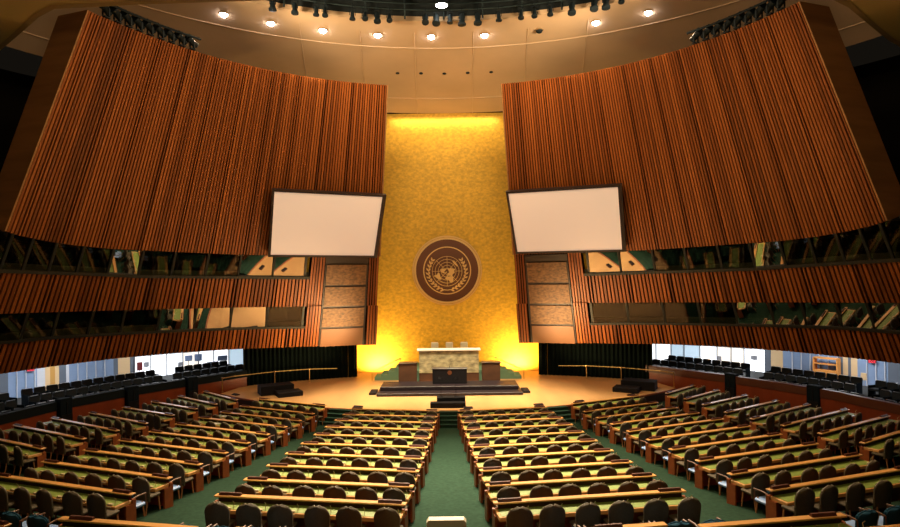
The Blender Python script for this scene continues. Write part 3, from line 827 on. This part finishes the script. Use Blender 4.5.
for nm, px, py in (('left', 31, 369.5), ('right', 872, 361.5)):
    c = lob(px, 28.3, py); Y = YC+28.3*cos(c); z = ZC-der(px, py)[1]*Y/F
    t = thing('exit_sign', 'small glowing red exit sign on the %s lobby wall' % nm, 'sign', (28.3*sin(c), Y, z), -c)
    m = MB(); m.rbox(-.2, .2, .01, .08, -.08, .09, .01); obj('housing', m, 'panel_red', t)
    tx = bpy.data.curves.new('lettering', 'FONT'); tx.body = 'EXIT'; tx.size = .17; tx.extrude = .004; tx.align_x = 'CENTER'
    tmp = bpy.data.objects.new('lettering_tmp', tx); COL.objects.link(tmp)
    bpy.context.view_layer.update(); me = bpy.data.meshes.new_from_object(tmp.evaluated_get(bpy.context.evaluated_depsgraph_get())); bpy.data.objects.remove(tmp)
    me.materials.clear(); me.materials.append(M['sign_red'])
    o = obj('lettering', me, None, t); o.location = (0, 0, -.055); o.rotation_euler = (pi/2, 0, 0);
    m = MB(); m.box(-.19, .19, .0, .012, .062, .082); m.box(-.19, .19, 0, .012, -.075, -.06); obj('light_strip', m, 'sign_red', t)
c = lob(826.5, 27.9, 366); Y = YC+27.9*cos(c)
t = thing('shelf_unit', 'orange wooden shelf unit against blue wall in right lobby', 'shelf', (27.9*sin(c), Y, ZL0+.6), -c)
for k, (za, zb) in enumerate(((0, 1.05), (1.05, 1.1), (1.42, 1.47), (1.75, 1.82))):
    m = MB(); m.box(-.62, .62, -.25, .25, za, zb); obj('shelf', m, 'orange_shelf', t)
for s_ in (-1, 1):
    m = MB(); m.box(s_*.62-.03, s_*.62+.03, -.25, .25, 0, 1.82); obj('side_panel', m, 'orange_shelf', t)

# ------------------------------------------------------------------ desks and chairs
def shell(w, z0, z1, th, rtop=.26, lean=.06):
    m = MB(); N = 14; rows = []
    pts = []
    zs = [z0+(z1-z0)*k/12 for k in range(13)]
    def hw(z):
        t = z1-z
        if t < rtop: return w/2*sqrt(max(0, 1-((rtop-t)/rtop)**2.3))
        return w/2*(1-.16*max(0, (z1-rtop-z))/(z1-z0))
    for face in (0, 1):
        rings = []
        for z in zs:
            h = max(hw(z), .05); r = []
            for i in range(7):
                u = -1+2*i/6
                r.append((h*u, -lean*(z-z0)/(z1-z0)-(.0 if face == 0 else th)+.07*u*u, z))
            rings.append(r)
        rows.append(rings)
    f, b = rows
    full = [fr+list(reversed(br)) for fr, br in zip(f, b)]
    m.loft(full, True, True)
    edge = [full[k][13] for k in range(13)]
    return m, rows
bk, rw = shell(.54, .33, .97, .05, .24)
BKM = bk.mesh('backrest', 'olive', True)
def rim_path(rw, y):
    L = [(r[0][0], r[0][1]+y, r[0][2]) for r in rw[0]]; Rr = [(r[-1][0], r[-1][1]+y, r[-1][2]) for r in rw[0]]
    top = [(p[0], p[1]+y, p[2]+.004) for p in rw[0][-1]]
    return L[:-1]+top+list(reversed(Rr[:-1]))
pp = MB(); pp.tube(rim_path(rw, -.02)[4:-4], .010, 6); PPM = pp.mesh('piping', 'piping', True)
st_ = MB(); st_.rbox(-.24, .24, -.02, .44, .38, .47, .03); STM = st_.mesh('seat', 'olive', True)
LEGM = []
for sx in (-1, 1):
    for y0, y1 in ((.02, -.06), (.38, .42)):
        m = MB(); m.tube([(sx*.19, y0, .40), (sx*.21, y1, 0)], [.022, .016], 8); LEGM.append(m.mesh('leg', 'leg_wood', True))
# blue low-backed armchair
bk2, rw2 = shell(.56, .36, .76, .07, .12, .05)
BBM = bk2.mesh('backrest', 'blue_cloth', True)
pp = MB(); pp.tube(rim_path(rw2, -.03)[6:-6], .016, 6); BPM = pp.mesh('piping', 'blue_cloth', True)
m = MB(); m.rbox(-.25, .25, 0, .46, .28, .38, .035); BSM = m.mesh('seat', 'pale_blue', True)
BAM = []
for sx in (-1, 1):
    m = MB(); m.tube([(sx*.30, -.02, .60), (sx*.31, .15, .63), (sx*.31, .38, .62)], .022, 8); m.tube([(sx*.31, .36, .62), (sx*.31, .38, .36)], .016, 6); m.tube([(sx*.30, -.02, .60), (sx*.26, -.01, .42)], .016, 6); BAM.append(m.mesh('armrest', 'arm_wood', True))

def desk_meshes(L):
    h = L/2; d = {}
    m = MB(); m.rbox(-h, h, -.085, .085, .845, .88, .008); d['ledge'] = m.mesh('ledge', 'wood_ledge')
    m = MB(); m.box(-h+.05, h-.05, .03, .06, .04, .735); d['front_panel'] = m.mesh('front_panel', 'wood_body')
    m = MB(); m.box(-h+.10, h-.10, -.05, .05, .736, .845); d['upstand'] = m.mesh('upstand', 'dark_wood_and_shade')  # coloured dark to carry the shadow under the ledge
    m = MB(); m.rbox(-h+.02, h-.02, -.50, -.03, .65, .735, .008); d['desktop'] = m.mesh('desktop', 'wood_ledge')
    m = MB(); m.box(-h+.08, h-.08, -.45, -.055, .7355, .741); d['writing_pad'] = m.mesh('writing_pad', 'leather')
    e = [(-.47, 0), (.07, 0), (.07, .843), (-.06, .843), (-.06, .735), (-.47, .688)]
    e = [(-.22, 0), (.07, 0), (.07, .735), (-.028, .735), (-.028, .648), (-.22, .648)]
    for k, s_ in enumerate((-1, 1)):
        m = MB(); m.prism(e, s_*(h-.01)-.025, s_*(h-.01)+.025, 'x'); d['end%d' % k] = m.mesh('end_panel', 'wood_body')
    c = MB(); c.prism([(-.495, .70), (-.515, .70), (-.515, .725), (-.495, .73)], -.09, .09, 'x'); c.rbox(-.07, .07, -.47, -.40, .742, .775, .006); c.tube([(.12, -.42, .74), (.12, -.38, .86), (.12, -.44, .92)], .008, 5)
    d['console'] = c.mesh('console', 'console')
    return d
DMS = {}
def desk(x, y, ang, L, label, group, seats=6):
    key = round(L, 2)
    if key not in DMS: DMS[key] = desk_meshes(L)
    D = DMS[key]
    t = thing('desk', label, 'desk', (x, y, fz(y)), ang, group)
    for nme, k in (('ledge', 'ledge'), ('front_panel', 'front_panel'), ('upstand', 'upstand'), ('desktop', 'desktop'), ('writing_pad', 'writing_pad'), ('end_panel', 'end0'), ('end_panel', 'end1')): obj(nme, D[k], None, t)
    for i in range(seats):
        o = obj('console', D['console'], None, t); o.location = (-L/2+L*(i+.5)/seats+.17, 0, 0)
    return t
CH = thing('delegate_chair', '', 'chair')
b = obj('backrest', BKM, None, CH); obj('piping', PPM, None, b); obj('seat', STM, None, CH)
for lm_ in LEGM: obj('leg', lm_, None, CH)
first = [True]
def chair(x, y, rz, label, group):
    z = fz(y)
    if first[0]:
        first[0] = False; CH.location = (x, y, z); CH.rotation_euler = (0, 0, rz); CH['label'] = label; CH['group'] = group; return CH
    return dup(CH, (x, y, z), rz, label, group)
BC = thing('advisor_chair', '', 'chair')
b = obj('backrest', BBM, None, BC); obj('piping', BPM, None, b); obj('seat', BSM, None, BC)
for a_ in BAM: obj('armrest', a_, None, BC)
for lm_ in LEGM: obj('leg', lm_, None, BC)
bfirst = [True]
def bchair(x, y, rz, label, group):
    z = fz(y)
    if bfirst[0]:
        bfirst[0] = False; BC.location = (x, y, z); BC.rotation_euler = (0, 0, rz); BC['label'] = label; BC['group'] = group; return BC
    return dup(BC, (x, y, z), rz, label, group)
m = MB(); m.prism([(-.05, 0), (.05, 0), (.035, .055), (-.01, .055)], -.26, .26, 'x'); NPM = m.mesh('nameplate', 'plate')

def inview(x, y, z, mx=6, my=6):
    a = x/y*F; b = (ZC-z)/y*F
    px = CX+a+RHO*b; py = CY+b-RHO*a
    return -mx < px < 900+mx and -my < py < 527+my
ROWS = {}
def block(nm, params, side, group, plates=True):
    n = len(params)
    for k, (x, y, ang, L) in enumerate(params):
        rz = R_(ang); rown = onum(k+1)
        u = (cos(rz), sin(rz)); f = (-sin(rz), cos(rz))
        desk(x, y, rz, L, '%s desk row from the stage in the %s block' % (rown, nm), 'delegates desks of the %s block' % nm)
        for i in range(6):
            j = i if side > 0 else 5-i            # seat number counted from the inner aisle
            o = -L/2+L*(i+.5)/6+random.uniform(-.05, .05)+(.12 if nm == 'left central' else 0 if 'central' in nm else -side*.27); back = (-.76 if 'outer' in nm else -.84)+random.uniform(-.06, .03)
            cx, cy = x+u[0]*o+f[0]*back, y+u[1]*o+f[1]*back
            if not inview(cx, cy, fz(cy)+.95): continue
            chair(cx, cy, rz+R_(random.uniform(-5, 5)), 'olive chair, %s from inner aisle, at %s desk row from stage, %s block' % (onum(j+1), rown, nm), 'olive chairs of the %s block' % nm)
        for q, s_ in enumerate((-1, 1)):
            o = s_*(L/2-.36)
            px_, py_ = x+u[0]*o, y+u[1]*o
            if inview(px_, py_, fz(py_)+.9):
                c = obj('nameplate', NPM, None); c.location = (px_, py_, fz(y)+.8805); c.rotation_euler = (0, 0, rz)
                e = 'inner' if (s_ < 0) == (side > 0) else 'outer'
                tag(c, 'dark nameplate on ledge, %s end of %s desk row from stage, %s block' % (e, rown, nm), 'nameplate', 'nameplates of the %s block' % nm)
CL = [(-2.68-.054*k+.0, 27.33-1.76*k, -8.9, 4.42) for k in range(-1, 9)]
CR = [(2.68+.055*k, 27.23-1.752*k, 7.9, 4.40) for k in range(-1, 9)]
IL = [(-8.46-.267*k+.011*k*k, 29.43-1.775*k, -25.3+.75*k, min(4.85, 4.5+.12*(k+1))) for k in range(-1, 9)]
IR = [(8.42+.234*k-.008*k*k, 29.13-1.785*k, 24.3-.7*k, min(4.85, 4.4+.12*(k+1))) for k in range(-1, 9)]
OLx = [(-14.05, 34.51, -11.25, 31.95), (-14.95, 33.2, -11.91, 30.86), (-15.76, 31.83, -12.47, 29.79), (-16.54, 30.47, -13.02, 28.46), (-17.3, 28.9, -13.30, 26.5), (-17.9, 27.1, -13.60, 24.65), (-18.2, 25.15, -13.85, 22.8), (-18.35, 23.1, -14.15, 20.93)]
def from_ends(L): return [((a+c)/2, (b+d)/2, degrees(atan2(d-b, c-a)), sqrt((c-a)**2+(d-b)**2)) for a, b, c, d in L]
ORx = [(11.75, 32.30, 14.2, 34.6), (12.1, 30.75, 14.95, 33.1), (12.5, 29.4, 15.75, 31.6), (12.8, 27.7, 16.6, 30.2), (13.05, 25.85, 17.2, 28.6), (13.35, 24.0, 17.75, 26.7), (13.65, 22.1, 18.15, 24.75), (14.0, 20.3, 18.4, 22.9)]
def rl(L): return [(x, y, a, round(l*5)/5) for x, y, a, l in L]
block('left central', CL, -1, '')
block('right central', CR, 1, '')
block('left inner', IL, -1, '')
block('right inner', IR, 1, '')
block('left outer', rl(from_ends(OLx)), -1, '')
block('right outer', rl(from_ends(ORx)), 1, '')
# rear row that is only just in frame
def rear(p0, p1, nm, lb, plate_at, L=4.4):
    (x0, y0), (x1, y1) = p0, p1
    cx, cy = (x0+x1)/2, (y0+y1)/2; rz = atan2(y1-y0, x1-x0); L = sqrt((x1-x0)**2+(y1-y0)**2)
    desk(cx, cy, rz, L, lb, 'rearmost desks')
    for k, o in enumerate(plate_at):
        c = obj('nameplate', NPM, None); px_, py_ = cx+cos(rz)*o, cy+sin(rz)*o
        c.location = (px_, py_, fz(cy)+.8805); c.rotation_euler = (0, 0, rz)
        tag(c, 'dark nameplate on the ledge of the rearmost desk, %s block' % nm if len(plate_at) < 2 else '%s nameplate on the ledge of the rearmost desk, %s block' % (['left', 'right'][k], nm), 'nameplate', 'nameplates on the rearmost desks')
def pl_pt(px, py):
    a, b = der(px, py); lo, hi = 8, 40
    for _ in range(50):
        q = (lo+hi)/2
        if b*q/F < bard(q): lo = q
        else: hi = q
    return (a*lo/F, lo)
def ext(p, q, L):
    d = sqrt((q[0]-p[0])**2+(q[1]-p[1])**2); return (p[0]+(q[0]-p[0])*L/d, p[1]+(q[1]-p[1])*L/d)
a, b = pl_pt(60, 519), pl_pt(210, 527); rear(a, ext(a, b, 3.0), 'left inner', 'rearmost desk cut by the bottom edge, left of centre', (-1.0,))
a, b = pl_pt(844, 515.3), pl_pt(691, 525); rear(ext(a, b, 3.0), a, 'right inner', 'rearmost desk cut by the bottom edge, right of centre', (1.05,))
a, b = pl_pt(8, 521.5), pl_pt(-60, 515); rear(ext(a, b, 4.4), a, 'left outer', 'rearmost desk tip in the bottom left corner', (1.9,))
a, b = pl_pt(838, 529.5), pl_pt(908, 524.5); rear(a, ext(a, b, 4.4), 'right outer', 'rearmost desk tip in the bottom right corner', (1.9,))
rear((-4.0, 11.1), (-.6, 10.6), 'left central', 'rearmost left central desk just below the frame', (-.5, 1.3))
rear((.6, 10.6), (4.0, 11.1), 'right central', 'rearmost right central desk just below the frame', (-1.3, .6))
# blue advisers' chairs: row ends at the aisles and behind the last rows
for nm, P, side in (('left inner', IL, -1), ('right inner', IR, 1), ('left central', CL, -1), ('right central', CR, 1)):
    for k, (x, y, ang, L) in enumerate(P):
        rz = R_(ang); u = (cos(rz), sin(rz)); f = (-sin(rz), cos(rz))
        last = k == len(P)-1
        if not last:
            o = -side*(L/2-.04); bk_ = -1.45
            if 'central' in nm: o = -side*(L/2-.30)
            cx, cy = x+u[0]*o+f[0]*bk_, y+u[1]*o+f[1]*bk_
            bchair(cx, cy, rz, 'pale blue chair seat at aisle end behind %s row from stage, %s block' % (onum(k+1), nm), 'blue chairs at the aisle ends')
        else:
            for i in range(6):
                o = -L/2+L*(i+.5)/6; bk_ = -2.05 if 'inner' in nm else -1.72
                cx, cy = x+u[0]*o+f[0]*bk_, y+u[1]*o+f[1]*bk_
                j = i if side > 0 else 5-i
                if inview(cx, cy, fz(cy)+.76, 4, 2):
                    bchair(cx, cy, rz, 'low blue chair behind the last row, %s from inner aisle, %s block' % (onum(j+1), nm), 'blue chairs behind the last row')
# papers on a few desks
pm = MB(); pm.box(-.15, .15, -.11, .11, 0, .012); PM_ = pm.mesh('paper_sheet', 'paper')
for nm, P, k, o in (('right inner', IR, 2, 1.3), ('right inner', IR, 3, 1.5), ('right inner', IR, 3, .9), ('left central', CL, 4, -.3), ('right central', CR, 1, .6), ('left inner', IL, 3, -1.2), ('left inner', IL, 2, -1.9)):
    x, y, ang, L = P[k]; rz = R_(ang); u = (cos(rz), sin(rz)); f = (-sin(rz), cos(rz))
    c = obj('paper_sheet', PM_, None); c.location = (x+u[0]*o-f[0]*.22, y+u[1]*o-f[1]*.22, fz(y)+.742); c.rotation_euler = (0, 0, rz+.15)
    tag(c, 'white papers lying on %s desk row, %s block%s' % (onum(k+1), nm, ', nearer the aisle' if o == .9 else ''), 'paper')
# cream cabinet in the central aisle
t = thing('cream_cabinet', 'cream flat-topped cabinet standing in the central aisle at bottom edge', 'cabinet', (-.06, 10.9, fz(10.9)))
hz = ZC-4.40-fz(10.9)
pts = [(-.36, 0), (.36, 0), (.36, hz-.05), (.32, hz), (-.32, hz), (-.36, hz-.05)]
m = MB(); m.prism(pts, -.05, .12, 'y'); obj('body', m, 'cream', t)
for s_ in (-1, 1):
    m = MB(); m.rbox(s_*.34-.04, s_*.34+.04, -.075, -.02, hz-.19, hz-.15, .008); obj('latch', m, 'dark_wood_and_shade', t)

# ------------------------------------------------------------------ lights
def light(kind, name, loc, energy, color, target=None, **kw):
    d = bpy.data.lights.new(name, kind); d.energy = energy; d.color = color
    for k, v in kw.items(): setattr(d, k, v)
    o = bpy.data.objects.new(name, d); COL.objects.link(o); o.location = loc
    if target:
        v = V(target)-V(loc); o.rotation_euler = v.to_track_quat('-Z', 'Y').to_euler()
    return o
WARM = (1, .74, .44); WW = (1, .84, .60)
for k, p in enumerate(dlpos):
    if k != 6: light('SPOT', 'downlight_lamp', (p[0], p[1], p[2]-.15), 3600, WARM, (p[0]*.8, p[1]-9, 0), spot_size=R_(95), spot_blend=.6, shadow_soft_size=.25)
# rim spotlights aimed at stage and desks
for x in (-7, -3.5, 0, 3.5, 7):
    light('SPOT', 'stage_lamp', (x, 30.0, ZC+13.6), 19000, WW, (x*.9, 34.4, SZ), spot_size=R_(32), spot_blend=.8, shadow_soft_size=.3)
DW = (1, .82, .58)
for x, ty, e in ((-9, 20, 10000), (0, 15, 52000), (9, 20, 10000), (-3, 21, 27000), (3, 21, 27000)):
    light('SPOT', 'desk_lamp', (x*.8, 29.0, ZC+13.6), e, DW if abs(x) < 5 else WARM, (x, ty, 1), spot_size=R_(42), spot_blend=1.0, shadow_soft_size=.3)
# gold wall uplights and cove strip
for s_ in (-1, 1):
    light('AREA', 'gold_uplight', (s_*5.0, 41.2, SZ+.2), 720, (1, .64, .24), (s_*4.6, 42.6, 8), shape='RECTANGLE', size=1.6, size_y=.3)
light('AREA', 'gold_toplight', (0, 41.9, ZC+11.3), 160, (1, .8, .45), (0, 42.6, ZC+6), shape='RECTANGLE', size=7.5, size_y=.2)
light('SPOT', 'gold_spot', (0, 31.5, ZC+13.4), 1000, WW, (0, 42.5, ZC+5), spot_size=R_(45), spot_blend=.7, shadow_soft_size=.3)
# dome general light
light('AREA', 'dome_light', (0, 21, ZC+13.0), 2600, WARM, (0, 24, 0), shape='DISK', size=9)
for s_ in (-1, 1):
    light('SPOT', 'wall_wash', (s_*-5, 29.5, ZC+13.3), 2400, (1, .70, .40), (s_*15.5, 30, ZC+5.5), spot_size=R_(75), spot_blend=1.0, shadow_soft_size=.5)  # added wash to brighten the slatted walls, without fixtures of its own
    light('SPOT', 'wall_wash', (s_*2, 29.5, ZC+13.3), 1000, (1, .70, .40), (s_*10, 38, ZC+2), spot_size=R_(60), spot_blend=1.0, shadow_soft_size=.5)
    for a in (44, 58):
        light('SPOT', 'ceiling_wash', cone(R_(a)*s_, ZT+.9, .4), 2800, WARM, (s_*-1, 33, ZC+13.3), spot_size=R_(110), spot_blend=1.0, shadow_soft_size=.4)  # upward wash added in place of light bounced off the floor
for s_ in (-1, 1):
    light('SPOT', 'bounce_fill', (s_*5.5, 36.4, SZ+.12), 3400, (1, .66, .30), (s_*10.5, 38.4, ZC-1.5), spot_size=R_(100), spot_blend=1.0, shadow_soft_size=.25)  # hidden fill added for the glow that bounces off the stage floor
    light('SPOT', 'side_fill', (s_*2, 5, ZC+2), 1500, (1, .66, .36), (s_*15, 23, ZC+7), spot_size=R_(62), spot_blend=1.0, shadow_soft_size=.5)  # unseen fill added for the slat wall ends and near soffit
light('AREA', 'rear_fill', (0, 7, ZC+8.8), 450, WARM, (0, 26, 1), shape='RECTANGLE', size=12, size_y=2)  # unseen fill added behind the view to lift the chair backs
# lobby light
for s_ in (-1, 1):
    for a in (42, 55, 68):
        aa = R_(a)*s_
        light('AREA', 'lobby_light', (26.2*sin(aa), YC+26.2*cos(aa), ZL1-.15), 160, (.92, .95, 1), (26.6*sin(aa), YC+26.6*cos(aa), 0), shape='RECTANGLE', size=2.4, size_y=1.0)
w = bpy.data.worlds.new('world'); SC.world = w; w.use_nodes = True
w.node_tree.nodes['Background'].inputs[0].default_value = (.30, .24, .17, 1); w.node_tree.nodes['Background'].inputs[1].default_value = .02
SC.view_settings.view_transform = 'Standard'; SC.view_settings.look = 'None'; SC.view_settings.exposure = 0; SC.view_settings.gamma = 1
SC.view_settings.use_curve_mapping = False
SC.cycles.use_denoising = True
SC.cycles.max_bounces = 6; SC.cycles.diffuse_bounces = 3; SC.cycles.glossy_bounces = 3; SC.cycles.transparent_max_bounces = 8
SC.cycles.sample_clamp_indirect = 4; SC.cycles.caustics_reflective = False; SC.cycles.caustics_refractive = False
